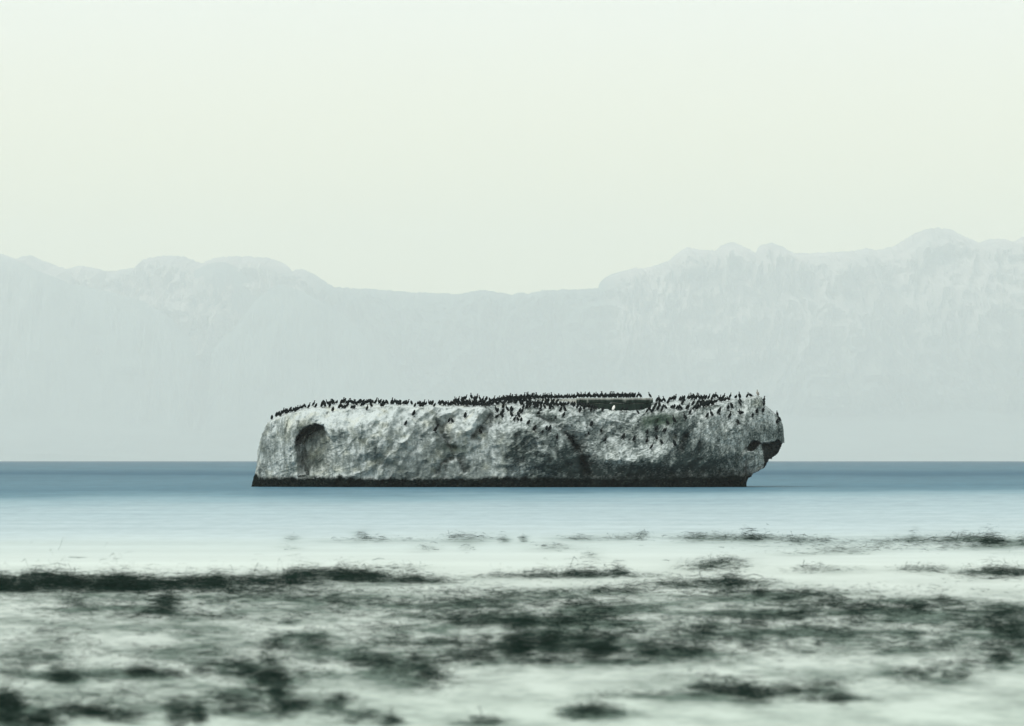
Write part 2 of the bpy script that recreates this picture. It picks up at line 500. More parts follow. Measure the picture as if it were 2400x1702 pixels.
def build_rock():
    s = np.linspace(0, 1, 720)
    t = s - 0.85 * np.sin(2 * np.pi * s) / (2 * np.pi)
    px = 588.2 + (1838.5 - 588.2) * t
    sky = prof(SKY, px)
    rim = np.maximum(prof(RIM, px), sky + 1.2)
    low = np.where(px < 1741, 1156.0, prof(UNDER, px))
    low = np.maximum(low, rim + 1.0)
    u = (px - 588.2) / (1838.5 - 588.2) * 2 - 1
    hs = np.sqrt(np.clip(1 - np.abs(u) ** 3.4, 0, 1))           # half-thickness towards the ends
    mid = 396.0 - 1.2 * np.sin(u * 2.0)
    front = mid - 9.0 * hs * (1 + 0.06 * np.sin(px / 61.0))
    back = mid + 11.0 * hs
    crest = mid + 3.5 * hs
    NF, NT, NB, NU = 150, 46, 40, 8
    rows_py, rows_D, rows_w = [], [], []
    # front face
    vf = np.linspace(0, 1, NF)
    for v in vf:
        lean = 0.9 * v + 2.2 * v ** 5
        rows_py.append(low + (rim - low) * v)
        rows_D.append(front + lean * hs)
        rows_w.append(np.ones_like(px))
    top0 = front + 3.1 * hs
    for w in np.linspace(0, 1, NT + 1)[1:]:
        g = 0.55 * w + 0.45 * w * w
        rows_py.append(rim + (sky - rim) * (1 - (1 - w) ** 1.35))
        rows_D.append(top0 + (crest - top0) * g)
        rows_w.append(np.full_like(px, max(0.0, 1 - 3 * w)))
    for q in np.linspace(0, 1, NB + 1)[1:]:
        rows_py.append(sky + (low - sky) * (1 - math.cos(q * math.pi / 2)) ** 1.25)
        rows_D.append(crest + (back - crest) * math.sin(q * math.pi / 2))
        rows_w.append(np.zeros_like(px))
    for q in np.linspace(0, 1, NU + 2)[1:-1]:
        rows_py.append(low + 0 * px)
        rows_D.append(back + (front - back) * q)
        rows_w.append(np.zeros_like(px))
    PY = np.array(rows_py)
    DD = np.array(rows_D)
    W = np.array(rows_w)
    PX = np.broadcast_to(px, PY.shape).copy()
    # ---- sculpting of the front in depth
    wx = PX + 5 * fbm(np.stack([PX / 38, PY / 38, 0 * PX], -1), 3)
    wy = PY + 5 * fbm(np.stack([PX / 38, PY / 38, 0 * PX + 7], -1), 3)
    dd = np.zeros_like(PX)
    gx = PX + 0.5 * (wx - PX) + 3.2 * fbm(np.stack([PX / 17, PY / 17, 0 * PX + 70], -1), 3, 0.6)
    gy = PY + 0.5 * (wy - PY) + 3.2 * fbm(np.stack([PX / 17, PY / 17, 0 * PX + 75], -1), 3, 0.6)
    gn = fbm(np.stack([PX / 22, PY / 22, 0 * PX + 78], -1), 3)
    for pts, hw, dep in GULLIES:
        d, a, sd = seg_dist(gx, gy, pts, True)
        taper = np.clip(np.minimum(a, 1 - a) * 5 + 0.15, 0, 1) * (0.75 + 0.8 * gn)
        dd += dep * 1.7 * np.maximum(taper, 0) * np.where(sd > 0, np.exp(-2.2 * d / hw), np.exp(-0.75 * d / hw))
    for pts, hw, dep in RIDGES:
        d, a = seg_dist(gx, gy, pts)
        dd -= 1.2 * dep * np.exp(-(d / (1.3 * hw)) ** 1.5) * np.clip(np.minimum(a, 1 - a) * 6 + 0.3, 0, 1) * (1 + 0.7 * gn)
    # undercut above the waterline, growing to the right
    uc = sstep(1360, 1480, PX) * sstep(1082, 1104, wy + 6 * np.sin(PX / 37.0)) * (1 - sstep(1700, 1780, PX))
    dd += 0.9 * uc
    # concave bowl right of the long diagonal joint
    dd += 1.3 * np.exp(-(((wx - 1450) / 90) ** 2 + ((wy - 1020) / 50) ** 2))
    dd += 0.8 * np.exp(-(((wx - 1630) / 34) ** 2 + ((wy - 1060) / 46) ** 2))
    dd += 0.9 * np.exp(-(((wx - 1046) / 26) ** 2 + ((wy - 985) / 20) ** 2))
    # the cave
    jx = PX + 2.6 * fbm(np.stack([PX / 9, PY / 9, 0 * PX + 2], -1), 3)
    jy = PY + 2.6 * fbm(np.stack([PX / 9, PY / 9, 0 * PX + 4], -1), 3)
    ins = in_poly(jx, jy, CAVE)
    dl, al = seg_dist(jx, jy, CAVE_LIP)
    fade = (1 - sstep(764, 791, jx + 0.06 * (jy - 1000))) * (1 - sstep(1085, 1122, jy) * 0.75)
    top_boost = 1 - sstep(1000, 1035, jy)
    groove = np.exp(-(dl / 11.0) ** 2) * sstep(0.16, 0.30, al) * (1 - sstep(0.80, 0.92, al))
    depth = (2.3 * fade + 0.8 * top_boost) * sstep(0, 4.5, dl) + 4.2 * groove * sstep(0, 3.5, dl)
    di, ai = seg_dist(jx, jy, INNER)
    sidepoly = INNER + [(690, 1120), (686, 1000), (738, 985)]
    left_in = in_poly(jx, jy, sidepoly)
    depth = depth + np.where(left_in, -0.55 * sstep(0, 4, di), 0.0) + 0.7 / (1 + (di / 2.2) ** 2)
    dd += np.where(ins, np.maximum(depth, 0), 0)
    # eye hole and hollow under the nose
    ein = in_poly(jx, jy, EYE)
    de, ae = seg_dist(jx, jy, EYE + EYE[:1])
    ey = np.where(ein, sstep(0, 5, de), 0)
    dd += 3.0 * ey
    hin = in_poly(jx, jy, HOLLOW)
    dh = np.minimum(seg_dist(jx, jy, HOLLOW[:7])[0], seg_dist(jx, jy, HOLLOW[9:] + HOLLOW[:1])[0])
    dd += np.where(hin, 5.5 * sstep(0, 6, dh), 0) * np.clip(hs * 1.6, 0.35, 1)
    # slanting joints and slabs
    ja = (PX * 0.80 + PY * 0.60) / 46.0
    jb = (-PX * 0.60 + PY * 0.80) / 130.0
    jr = ridged(np.stack([ja + 0.8 * fbm(np.stack([PX / 90, PY / 90, 0 * PX + 3], -1), 3), jb, 0 * PX + 2], -1), 3, 0.5)
    jc = ridged(np.stack([(PX * 0.86 - PY * 0.5) / 62.0, (PX * 0.5 + PY * 0.86) / 150.0, 0 * PX + 12], -1), 3, 0.5)
    dd -= 0.72 * jr + 0.52 * jc
    # broad undulation
    base = world_pt(PX, PY, DD)
    dd += 0.55 * fbm(base / 5.0, 3) + 0.25 * fbm(base / np.array([1.6, 1.6, 2.2]) + 5, 3)
    # keep the back surface behind the front one
    lim = np.maximum((back - front)[None, :] * 0.45, 0.02)
    dd = np.where(dd > 0, lim * (1 - np.exp(-np.maximum(dd, 0) / lim)), dd * np.clip(hs, 0.15, 1)[None, :])
    DD = DD + dd * W
    V = world_pt(PX, PY, DD)
    # ---- normals, fine relief
    nr, nc = PX.shape
    du = np.gradient(V, axis=1)
    dv = np.gradient(V, axis=0)
    N = np.cross(du, dv)
    N /= np.linalg.norm(N, axis=-1)[..., None] + 1e-9
    edge = np.clip(np.minimum((PX - 588) / 12, (1838.5 - PX) / 12), 0.1, 1)
    pit = np.clip(fbm(V * 0.35 + 40, 2) * 1.6 + 0.55, 0, 1)
    pit += 0.6 * np.exp(-(((PX - 1770) / 50) ** 2 + ((PY - 1010) / 28) ** 2))
    rel = 0.22 * fbm(V * 1.3, 4, 0.55) + 0.15 * pit * ridged(V * 2.5, 3) - 0.07
    rel += 0.17 * pit * fbm(V * 4.8 + 3, 3, 0.6)
    rel += 0.03 * fbm(V * np.array([7, 7, 1.4]), 3)
    band = 1 - sstep(0.9, 1.5, V[..., 2])
    rel += band * (0.22 * fbm(V * 3.1 + 9, 4, 0.65))
    V = V + N * (rel * edge)[..., None]
    V[..., 0] += 0.35 * (1 - sstep(0.8, 1.8, V[..., 2])) * sstep(1690, 1735, PX) * (fbm(V * 1.1 + 33, 3) * 2)
    # ---- colour of the stone: guano wash, bare stone, weed stains, painted shade, black tide band
    Z = V[..., 2]
    n1 = fbm(V * 0.45 + 2, 4)
    n2 = fbm(V * np.array([2.0, 2.0, 1.5]) + 4, 4, 0.6)
    n3 = fbm(V * 6.0 + 8, 3, 0.65)
    n4 = fbm(V * 14.0 + 1, 2)
    # runs of guano follow the fall of the face: slanted, long
    st = fbm(np.stack([V[..., 0] * 3.2 + 0.5 * V[..., 2], V[..., 1] * 0.6, V[..., 2] * 0.42], -1), 4, 0.6)
    st2 = fbm(np.stack([V[..., 0] * 7.5 - 0.6 * V[..., 2], V[..., 1] * 0.6, V[..., 2] * 0.7 + 3], -1), 3, 0.6)
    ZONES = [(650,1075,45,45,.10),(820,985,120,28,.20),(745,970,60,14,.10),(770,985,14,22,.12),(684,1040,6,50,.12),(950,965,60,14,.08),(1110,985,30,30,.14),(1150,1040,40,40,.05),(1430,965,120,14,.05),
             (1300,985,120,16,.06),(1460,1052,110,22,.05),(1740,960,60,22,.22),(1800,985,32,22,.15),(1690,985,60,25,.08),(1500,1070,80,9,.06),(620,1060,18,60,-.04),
             (740,1065,40,45,-.10),(720,1020,30,22,-.25),(930,1075,60,30,-.08),(1040,1015,24,20,-.12),(1055,1056,34,14,-.36),(1028,992,8,16,-.08),(1135,992,8,22,-.10),(1108,1022,10,10,-.12),(1345,1046,9,24,-.14),(1361,1078,13,20,-.25),(1040,1080,14,14,-.1),(1100,1085,50,24,-.20),(1210,1050,60,40,-.10),  # tone offsets; shade on the rib's dark side is painted in here
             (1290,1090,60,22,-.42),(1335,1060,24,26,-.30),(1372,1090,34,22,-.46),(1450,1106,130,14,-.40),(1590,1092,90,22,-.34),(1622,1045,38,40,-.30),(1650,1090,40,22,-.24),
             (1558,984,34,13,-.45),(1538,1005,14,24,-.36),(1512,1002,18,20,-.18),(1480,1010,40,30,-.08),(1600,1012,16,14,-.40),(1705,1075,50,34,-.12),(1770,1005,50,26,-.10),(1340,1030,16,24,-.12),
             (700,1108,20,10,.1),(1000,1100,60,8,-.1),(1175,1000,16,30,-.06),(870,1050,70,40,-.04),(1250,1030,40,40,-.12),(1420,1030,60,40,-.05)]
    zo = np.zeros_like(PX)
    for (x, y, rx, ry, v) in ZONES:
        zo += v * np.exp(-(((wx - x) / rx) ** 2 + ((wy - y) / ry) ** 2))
    right = sstep(1050, 1350, PX)
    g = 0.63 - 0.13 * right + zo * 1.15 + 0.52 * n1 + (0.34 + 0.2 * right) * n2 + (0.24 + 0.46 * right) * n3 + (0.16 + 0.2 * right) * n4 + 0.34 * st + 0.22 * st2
    drip = fbm(np.stack([V[..., 0] * 6.5, V[..., 1] * 0.5, V[..., 2] * 0.22 + 9], -1), 4, 0.65)
    g = g + 0.42 * np.maximum(drip, -0.1) * (1 - sstep(6, 44, PY - rim[None, :])) * (PY > rim[None, :])
    top = np.clip(N[..., 2], 0, 1)
    g = g + 0.22 * sstep(0.45, 0.9, top)
    g = np.clip(g, 0, 1)
    dark = np.array([0.030, 0.046, 0.047])
    midc = np.array([0.170, 0.203, 0.200])
    lite = np.array([0.50, 0.56, 0.57])
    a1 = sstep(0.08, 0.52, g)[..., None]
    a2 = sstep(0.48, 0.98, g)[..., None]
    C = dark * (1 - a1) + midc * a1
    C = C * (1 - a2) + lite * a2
    warm = np.clip(fbm(V * 0.7 + 60, 3) * 1.8 - 0.05, 0, 1) * (1 - 0.75 * right)
    warm = warm + 0.8 * np.exp(-(((wx - 673) / 7) ** 2 + ((wy - 995) / 22) ** 2)) + 0.7 * np.exp(-(((wx - 1776) / 16) ** 2 + ((wy - 945) / 9) ** 2)) + 0.5 * np.exp(-(((wx - 740) / 35) ** 2 + ((wy - 1075) / 40) ** 2))
    C = C * (1 - np.clip(warm, 0, 1)[..., None] * np.array([0.02, 0.07, 0.20]))
    green = 0.9 * np.exp(-(((wx - 1556) / 36) ** 2 + ((wy - 984) / 14) ** 2)) + 0.7 * np.exp(-(((wx - 1516) / 16) ** 2 + ((wy - 990) / 22) ** 2)) + 0.6 * np.exp(-(((wx - 1053) / 24) ** 2 + ((wy - 1050) / 10) ** 2)) + 0.5 * np.exp(-(((wx - 1085) / 20) ** 2 + ((wy - 1055) / 10) ** 2)) + 0.5 * np.exp(-(((wx - 1250) / 14) ** 2 + ((wy - 987) / 6) ** 2))
    green = np.clip(green * (0.75 + 1.2 * n2), 0, 0.92)[..., None]
    C = C * (1 - green) + np.array([0.035, 0.062, 0.040]) * green
    # bare stone without guano; shade of hollow, eye hole, cave wall painted in
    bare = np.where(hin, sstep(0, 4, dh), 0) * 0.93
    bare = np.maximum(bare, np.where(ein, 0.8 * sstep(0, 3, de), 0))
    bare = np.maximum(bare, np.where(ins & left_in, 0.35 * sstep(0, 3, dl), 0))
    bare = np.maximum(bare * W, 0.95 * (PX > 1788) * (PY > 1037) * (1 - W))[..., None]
    C = C * (1 - bare) + np.array([0.014, 0.020, 0.021]) * bare  # bare stone and painted shade together
    # black tide band of mussels and weed
    zb = 0.92 + 0.08 * np.sin(PX / 90.0) + 0.42 * fbm(np.stack([V[..., 0] * 0.7, V[..., 1] * 0.7, 0 * Z], -1), 5, 0.65) + 0.30 * n3 + 0.2 * n2
    zb += 0.35 * np.exp(-((PX - 795) / 7) ** 2) + 0.4 * (1 - sstep(598, 606, PX)) + 0.25 * sstep(1500, 1650, PX)
    tide = (1 - sstep(-0.16, 0.16, Z - zb)) * 1.0
    tide = np.maximum(tide, (1 - sstep(-0.1, 1.5, Z - zb + 0.8 * n2 + 0.5 * n3)) * sstep(1230, 1450, PX) * 0.8)  # shade above the band on the right, painted into the colour
    spk = sstep(0.22, 0.5, n4 + 0.4 * n3) * 0.6
    tcol = np.array([0.003, 0.006, 0.006]) + spk[..., None] * np.array([0.05, 0.06, 0.05])
    C = C * (1 - tide[..., None]) + tcol * tide[..., None]  # tide band and the painted shade above it on the right
    f = grid_faces(nr, nc, wrap=True)
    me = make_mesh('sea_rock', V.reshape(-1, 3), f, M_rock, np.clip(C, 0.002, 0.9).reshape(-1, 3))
    o = add('sea_rock', me, 'long guano-whitened sea rock with a cave at one end and a black tide band', 'rock')
    return o, V, f


rock, RV, RF = build_rock()


# ------------------------------------------------------------------ concrete platform on the rock
def box_grid(x0, x1, y0, y1, z0, z1, step=0.12, jitter=0.012, crack=None):
    """A rough box skinned with a fine grid, for weathered concrete; crack(x) shifts the lower edge."""
    vs_, fs_ = [], []

    def face(o, a, b):
        la, lb = np.linalg.norm(a), np.linalg.norm(b)
        na, nb = max(2, int(la / step)), max(2, int(lb / step))
        s_, t_ = np.meshgrid(np.linspace(0, 1, na), np.linspace(0, 1, nb))
        v = np.array(o) + s_[..., None] * np.array(a) + t_[..., None] * np.array(b)
        base = sum(len(x) for x in vs_)
        vs_.append(v.reshape(-1, 3))
        fs_.append(grid_faces(nb, na) + base)
    X, Y, Z = x1 - x0, y1 - y0, z1 - z0
    face((x0, y0, z0), (X, 0, 0), (0, 0, Z))
    face((x1, y0, z0), (0, Y, 0), (0, 0, Z))
    face((x1, y1, z0), (-X, 0, 0), (0, 0, Z))
    face((x0, y1, z0), (0, -Y, 0), (0, 0, Z))
    face((x0, y0, z1), (X, 0, 0), (0, Y, 0))
    face((x0, y1, z0), (X, 0, 0), (0, -Y, 0))
    v = np.concatenate(vs_)
    f = np.concatenate(fs_)
    w = np.clip((v[:, 2] - z0) / max(Z, 1e-6), 0, 1)
    if crack is not None:
        v[:, 2] += (1 - w) * crack(v[:, 0])
    v = v + jitter * np.stack([fbm(v * 2.2 + k * 9, 4, 0.6) for k in range(3)], -1) * 2
    return v, f


def conc_color(v, pale):
    n = fbm(v * np.array([1.6, 1.6, 0.7]), 4, 0.6)
    dr = fbm(np.stack([v[:, 0] * 5, v[:, 1] * 2, v[:, 2] * 0.5], -1), 3)
    g = np.clip(0.42 + 0.8 * n + 0.5 * dr, 0, 1)[:, None]
    a = np.array([0.004, 0.011, 0.009]) * (1 - g) + np.array([0.026, 0.042, 0.036]) * g
    b = np.array([0.34, 0.36, 0.34]) * (1 - g) + np.array([0.58, 0.61, 0.58]) * g
    p = pale[:, None]
    return a * (1 - p) + b * p


PD = 394.0
x0 = (1353 - 1200) / FOC * PD
x1 = (1529.5 - 1200) / FOC * PD
zt = CAM_H + (HORIZON - 933.2) / FOC * PD
zc = CAM_H + (HORIZON - 943.5) / FOC * PD
plat = bpy.data.objects.new('concrete_platform', None)
col.objects.link(plat)
plat['label'] = 'low stained concrete platform with a cracked face on top of the rock'
plat['category'] = 'platform'
crk = lambda x: 0.10 * fbm(np.stack([x * 0.9, 0 * x, 0 * x], -1), 4, 0.65) * 2 - 0.04
v, f = box_grid(x0 - 0.06, x1 + 0.04, PD - 0.07, PD + 5.0, zc + 0.02, zt, crack=crk)
pale = np.maximum(sstep(zt - 0.05, zt - 0.005, v[:, 2]) * 0.9, 0.6 * sstep(0.22, 0.5, fbm(np.stack([v[:, 0] * 2.6, 0 * v[:, 0], v[:, 2] * 0.5], -1), 4, 0.65)))
add('coping_slab', make_mesh('coping_slab', v, f, M_conc, conc_color(v, pale), smooth=False), parent=plat)
v, f = box_grid(x0, x1 - 0.15, PD + 0.02, PD + 4.9, zc - 2.6, zc - 0.02, crack=None)
v[:, 2] += np.where(v[:, 2] > zc - 0.4, crk(v[:, 0]) - 0.01, 0)
pale = 0.25 * sstep(zc - 0.10, zc - 0.02, v[:, 2])
add('wall_base', make_mesh('wall_base', v, f, M_conc, conc_color(v, pale), smooth=False), parent=plat)
# older, guano-whitened end of the platform, a step lower and farther back
xa = (1258 - 1200) / FOC * PD
v, f = box_grid(xa, x0 - 0.08, PD + 0.9, PD + 4.7, zc - 1.6, zt - 0.05)
v[:, 2] += np.where(v[:, 2] > zc, (v[:, 0] - x0) * 0.012, 0)
add('whitened_end', make_mesh('whitened_end', v, f, M_conc, conc_color(v, np.full(len(v), 0.88)), smooth=False), parent=plat)


# ------------------------------------------------------------------ birds
def loft(spine, nseg=8):
    """A closed tube of varying radius along spine points (x, z, half width, half height) in the XZ plane."""
    sp = np.array(spine, float)
    P = np.stack([sp[:, 0], 0 * sp[:, 0], sp[:, 1]], -1)
    T = np.gradient(P, axis=0)
    T /= np.linalg.norm(T, axis=1)[:, None] + 1e-9
    Nn = np.stack([-T[:, 2], 0 * T[:, 0], T[:, 0]], -1)
    a = np.linspace(0, 2 * np.pi, nseg, endpoint=False)
    v = (P[:, None, :] + np.cos(a)[None, :, None] * sp[:, 2][:, None, None] * np.array([0, 1, 0])[None, None, :]
         + np.sin(a)[None, :, None] * sp[:, 3][:, None, None] * Nn[:, None, :])
    n = len(sp)
    f = []
    for i in range(n - 1):
        for j in range(nseg):
            k = (j + 1) % nseg
            f.append((i * nseg + j, i * nseg + k, (i + 1) * nseg + k, (i + 1) * nseg + j))
    v = v.reshape(-1, 3)
    c0, c1 = len(v), len(v) + 1
    v = np.concatenate([v, P[:1], P[-1:]])
    for j in range(nseg):
        k = (j + 1) % nseg
        f.append((c0, k, j, j))
        f.append((c1, (n - 1) * nseg + j, (n - 1) * nseg + k, (n - 1) * nseg + k))
    return v, f


def bird_mesh(name, spine, mat, wings=0.0, lean=0.0):
    V, F = [], []
    spine = [(x * 0.8 if x < 0 else x, z, w * 1.3, h * 1.3) for x, z, w, h in spine]

    def put(v, f):
        b = sum(len(x) for x in V)
        V.append(np.asarray(v, float))
        F.extend([tuple(dict.fromkeys(i + b for i in q)) for q in f])
    put(*loft(spine, 10))
    # folded wings lie along the flanks from shoulder to tail
    for s in (-1, 1):
        if wings == 0:
            sh = spine[4]
            w = [(-0.19, 0.10, .006, .012), (-0.12, 0.17, .012, .04), (-0.04, 0.27, .02, .06), (0.03, 0.36, .016, .05), (0.055, 0.41, .006, .02)]
            wv, wf = loft(w, 6)
            wv[:, 1] += s * 0.105
            put(wv, wf)
        else:
            # half-opened wings hung out to dry
            t = 0.016
            top = [(0.03, 0.06, 0.40), (0.05, 0.24, 0.44 * wings + .02), (0.0, 0.40, 0.36), (-0.04, 0.36, 0.22), (-0.09, 0.20, 0.15), (-0.08, 0.06, 0.16)]
            vv = [(x, s * y, z) for x, y, z in top] + [(x - t, s * y, z) for x, y, z in top]
            n = len(top)
            ff = [tuple(range(n)), tuple(range(2 * n - 1, n - 1, -1))] + [(i, (i + 1) % n, n + (i + 1) % n, n + i) for i in range(n)]
            put(vv, ff)
    # legs and webbed feet
    for s in (-1, 1):
        y = s * 0.045
        lv, lf = loft([(-0.03, 0.17, .03, .03), (-0.015, 0.09, .014, .014), (0.0, 0.02, .010, .010), (0.0, -0.06, .010, .010)], 6)
        lv[:, 1] += y
        put(lv, lf)
        ft = [(-0.02, y, 0.012), (0.075, y - 0.032, 0.004), (0.09, y, 0.004), (0.075, y + 0.032, 0.004),
              (-0.02, y, -0.05), (0.075, y - 0.032, -0.05), (0.09, y, -0.05), (0.075, y + 0.032, -0.05)]
        put(ft, [(0, 1, 2, 3), (7, 6, 5, 4), (0, 4, 5, 1), (1, 5, 6, 2), (2, 6, 7, 3), (3, 7, 4, 0)])
    v = np.concatenate(V)
    if lean:
        c, s_ = math.cos(lean), math.sin(lean)
        z = np.maximum(v[:, 2], 0)
        v = np.stack([v[:, 0] + z * s_, v[:, 1], np.where(v[:, 2] > 0, z * c, v[:, 2])], -1)
    me = bpy.data.meshes.new(name)
    me.from_pydata(v.tolist(), [], F)
    me.polygons.foreach_set('use_smooth', np.ones(len(me.polygons), bool))
    me.materials.append(mat)
    me.update()
    return me


SP_UP = [(-0.25, 0.03, .025, .008), (-0.19, 0.09, .045, .02), (-0.13, 0.15, .075, .06), (-0.06, 0.24, .10, .088), (0.0, 0.33, .098, .09), (0.04, 0.40, .072, .066), (0.06, 0.46, .042, .042),
         (0.058, 0.52, .032, .034), (0.055, 0.57, .03, .032), (0.075, 0.61, .036, .038), (0.115, 0.615, .022, .022), (0.18, 0.605, .009, .008), (0.19, 0.592, .004, .005)]
SP_HUNCH = [(-0.24, 0.03, .025, .008), (-0.18, 0.09, .05, .02), (-0.13, 0.15, .08, .065), (-0.06, 0.24, .105, .095), (0.0, 0.33, .10, .098), (0.035, 0.40, .078, .075), (0.05, 0.45, .05, .055),
            (0.065, 0.485, .04, .042), (0.10, 0.49, .025, .026), (0.165, 0.475, .009, .008), (0.172, 0.465, .004, .005)]
SP_PREEN = [(-0.26, 0.07, .025, .008), (-0.20, 0.11, .05, .02), (-0.14, 0.16, .085, .07), (-0.06, 0.24, .11, .10), (0.02, 0.31, .105, .10), (0.08, 0.37, .075, .07), (0.10, 0.43, .045, .045),
            (0.07, 0.475, .036, .036), (0.02, 0.475, .036, .036), (-0.02, 0.45, .022, .022), (-0.06, 0.40, .008, .008)]
SP_LOW = [(-0.30, 0.10, .025, .008), (-0.22, 0.14, .05, .02), (-0.15, 0.18, .085, .07), (-0.05, 0.22, .11, .10), (0.05, 0.26, .105, .095), (0.12, 0.31, .07, .065), (0.14, 0.36, .042, .042),
          (0.14, 0.41, .032, .034), (0.16, 0.44, .035, .036), (0.20, 0.44, .02, .02), (0.26, 0.43, .007, .007)]
BM = {
 'U': bird_mesh('cormorant_upright', SP_UP, M_bird),
 'H': bird_mesh('cormorant_hunched', SP_HUNCH, M_bird),
 'P': bird_mesh('cormorant_preening', SP_PREEN, M_bird),
 'C': bird_mesh('cormorant_crouched', SP_LOW, M_bird),
 'W': bird_mesh('cormorant_wings_out', SP_UP, M_bird, wings=0.9),
 'N': bird_mesh('cormorant_leaning', SP_UP, M_bird, lean=0.10),
 'X': bird_mesh('cormorant_pale_front', SP_UP, M_bird_pale),
 'G': bird_mesh('gull_body', SP_HUNCH, M_gull),
}
POSE = {'U': 'upright', 'H': 'hunched', 'P': 'preening', 'C': 'crouched', 'W': 'wing-spread', 'N': 'leaning'}

bvh_v = [tuple(p) for p in RV.reshape(-1, 3)]
bvh = BVHTree.FromPolygons(bvh_v, RF.tolist())
cam_o = Vector((0, 0, CAM_H))


def perch(px, py):
    """Where the line of sight through a pixel first meets the rock, stepping down from the crest if it passes above."""
    for k in range(28):
        q = py + k * 0.7
        d = Vector(((px - 1200) / FOC, 1.0, (HORIZON - q) / FOC)).normalized()
        h = bvh.ray_cast(cam_o, d, 600)
        if h[0] is not None:
            return h[0], q
    return None, None


# feet positions in the photograph: (x0, y0, zoom) then (zx, zy, pose, facing: 1 right, -1 left)
def zl(x0, y0, s, items):
    out = []
    for it in items:
        zx, zy, p = it[0], it[1], it[2]
        fc = 1 if len(it) < 4 else it[3]
        out.append((x0 + zx / s, y0 + zy / s, p, fc))
    return out


B = []
B += zl(630, 910, 14.31, [(110,1060,'N'),(270,970,'H'),(345,900,'H'),(400,960,'U'),(440,880,'P'),(490,830,'U'),(560,820,'P'),(630,830,'P',-1),(600,880,'C'),(730,810,'H'),(790,810,'C'),(850,805,'P',-1),
    (905,790,'H'),(960,765,'U'),(1020,745,'U'),(1090,700,'C'),(1140,685,'P'),(1205,665,'H',-1),(1340,690,'N'),(1500,600,'N'),(1580,665,'H'),(1785,645,'H'),(1855,640,'U',-1),(1800,560,'H'),(1870,570,'H',-1),
    (1970,520,'N',-1),(2060,512,'W'),(2150,510,'H',-1),(2050,655,'N'),(2150,792,'N')])
B += zl(780, 910, 14.31, [(20,512,'P'),(130,522,'C'),(290,520,'N'),(345,530,'U'),(400,520,'H'),(240,700,'P'),(300,690,'H',-1),(365,690,'C'),(425,700,'H'),(500,640,'N'),(480,540,'C'),(545,540,'U'),(625,540,'W',-1),(720,560,'H'),
    (765,600,'N',-1),(650,705,'C'),(725,705,'P'),(820,540,'C'),(890,540,'H'),(935,530,'N'),(965,620,'N'),(1015,545,'H'),(1045,610,'P'),(1120,540,'C'),(1185,530,'P'),(1255,540,'P',-1),(1320,530,'C',-1),(1155,742,'N'),
    (1280,640,'H',-1),(1440,522,'N'),(1535,522,'U',-1),(1590,522,'H'),(1680,525,'P'),(1760,522,'P'),(1815,522,'H',-1),(1645,640,'C'),(1705,632,'P'),(1985,512,'U'),(2050,512,'U'),(2130,550,'P',-1),(2190,525,'H',-1),(2255,560,'H')])
B += zl(930, 910, 14.31, [(30,540,'P'),(100,562,'H',-1),(230,517,'C'),(305,512,'H'),(365,512,'W'),(490,522,'H',-1),(620,642,'N'),(725,540,'C'),(785,540,'H'),(850,600,'P'),(900,590,'U'),(800,642,'C'),(885,642,'P'),
    (970,560,'C'),(1085,532,'U',-1),(1145,522,'P',-1),(1205,520,'H'),(1270,642,'N'),(1425,505,'N'),(1480,592,'H'),(1560,592,'H',-1),(1640,602,'P'),(1720,602,'P',-1),(1985,475,'U'),(2062,450,'N'),(2210,432,'C'),(585,932,'H')])
B += zl(1080, 910, 14.31, [(60,432,'H',-1),(165,405,'N'),(350,362,'U',-1),(460,402,'P'),(540,412,'U'),(645,402,'N',-1),(735,402,'N'),(850,422,'P'),(1190,800,'N',-1),(1245,822,'H'),(1430,690,'P'),(1360,922,'N'),(1425,880,'H'),
    (1210,1022,'C'),(1400,1032,'N',-1),(1565,792,'N',-1),(1690,742,'H'),(1740,812,'H'),(1980,832,'H'),(2060,862,'N'),(1690,992,'N',-1),(1800,1112,'N'),(1925,992,'H',-1),(1915,1122,'N',-1),(2030,1142,'H'),
    (2140,342,'U'),(2240,335,'U',-1),(1640,342,'U'),(1530,362,'U',-1),(2230,692,'H'),(2110,692,'P'),(160,1002,'N')])
B += zl(1230, 910, 14.31, [(90,692,'H'),(185,655,'N'),(345,682,'N'),(425,692,'H'),(540,732,'N'),(655,692,'N',-1),(860,722,'H'),(935,702,'N',-1),(1210,802,'N'),(1335,792,'N',-1),(960,1052,'U'),(1055,1052,'N'),(1320,982,'N'),
    (490,912,'C'),(1450,592,'P'),(1580,592,'C'),(1655,642,'H'),(1780,692,'U'),(1825,592,'N'),(1930,592,'P'),(1865,822,'N'),(2000,732,'N'),(2230,802,'H'),(310,592,'N'),(170,602,'P'),(440,575,'U'),(340,305,'U',-1),(100,342,'U'),(250,345,'H')])
B += zl(1380, 910, 14.31, [(180,732,'H'),(320,695,'C'),(470,792,'P'),(1120,782,'H'),(1260,782,'C'),(1760,735,'P'),(1650,882,'N',-1),(1960,832,'N'),(2030,752,'P'),(2095,832,'N',-1),(2180,782,'H'),(2240,642,'N')])
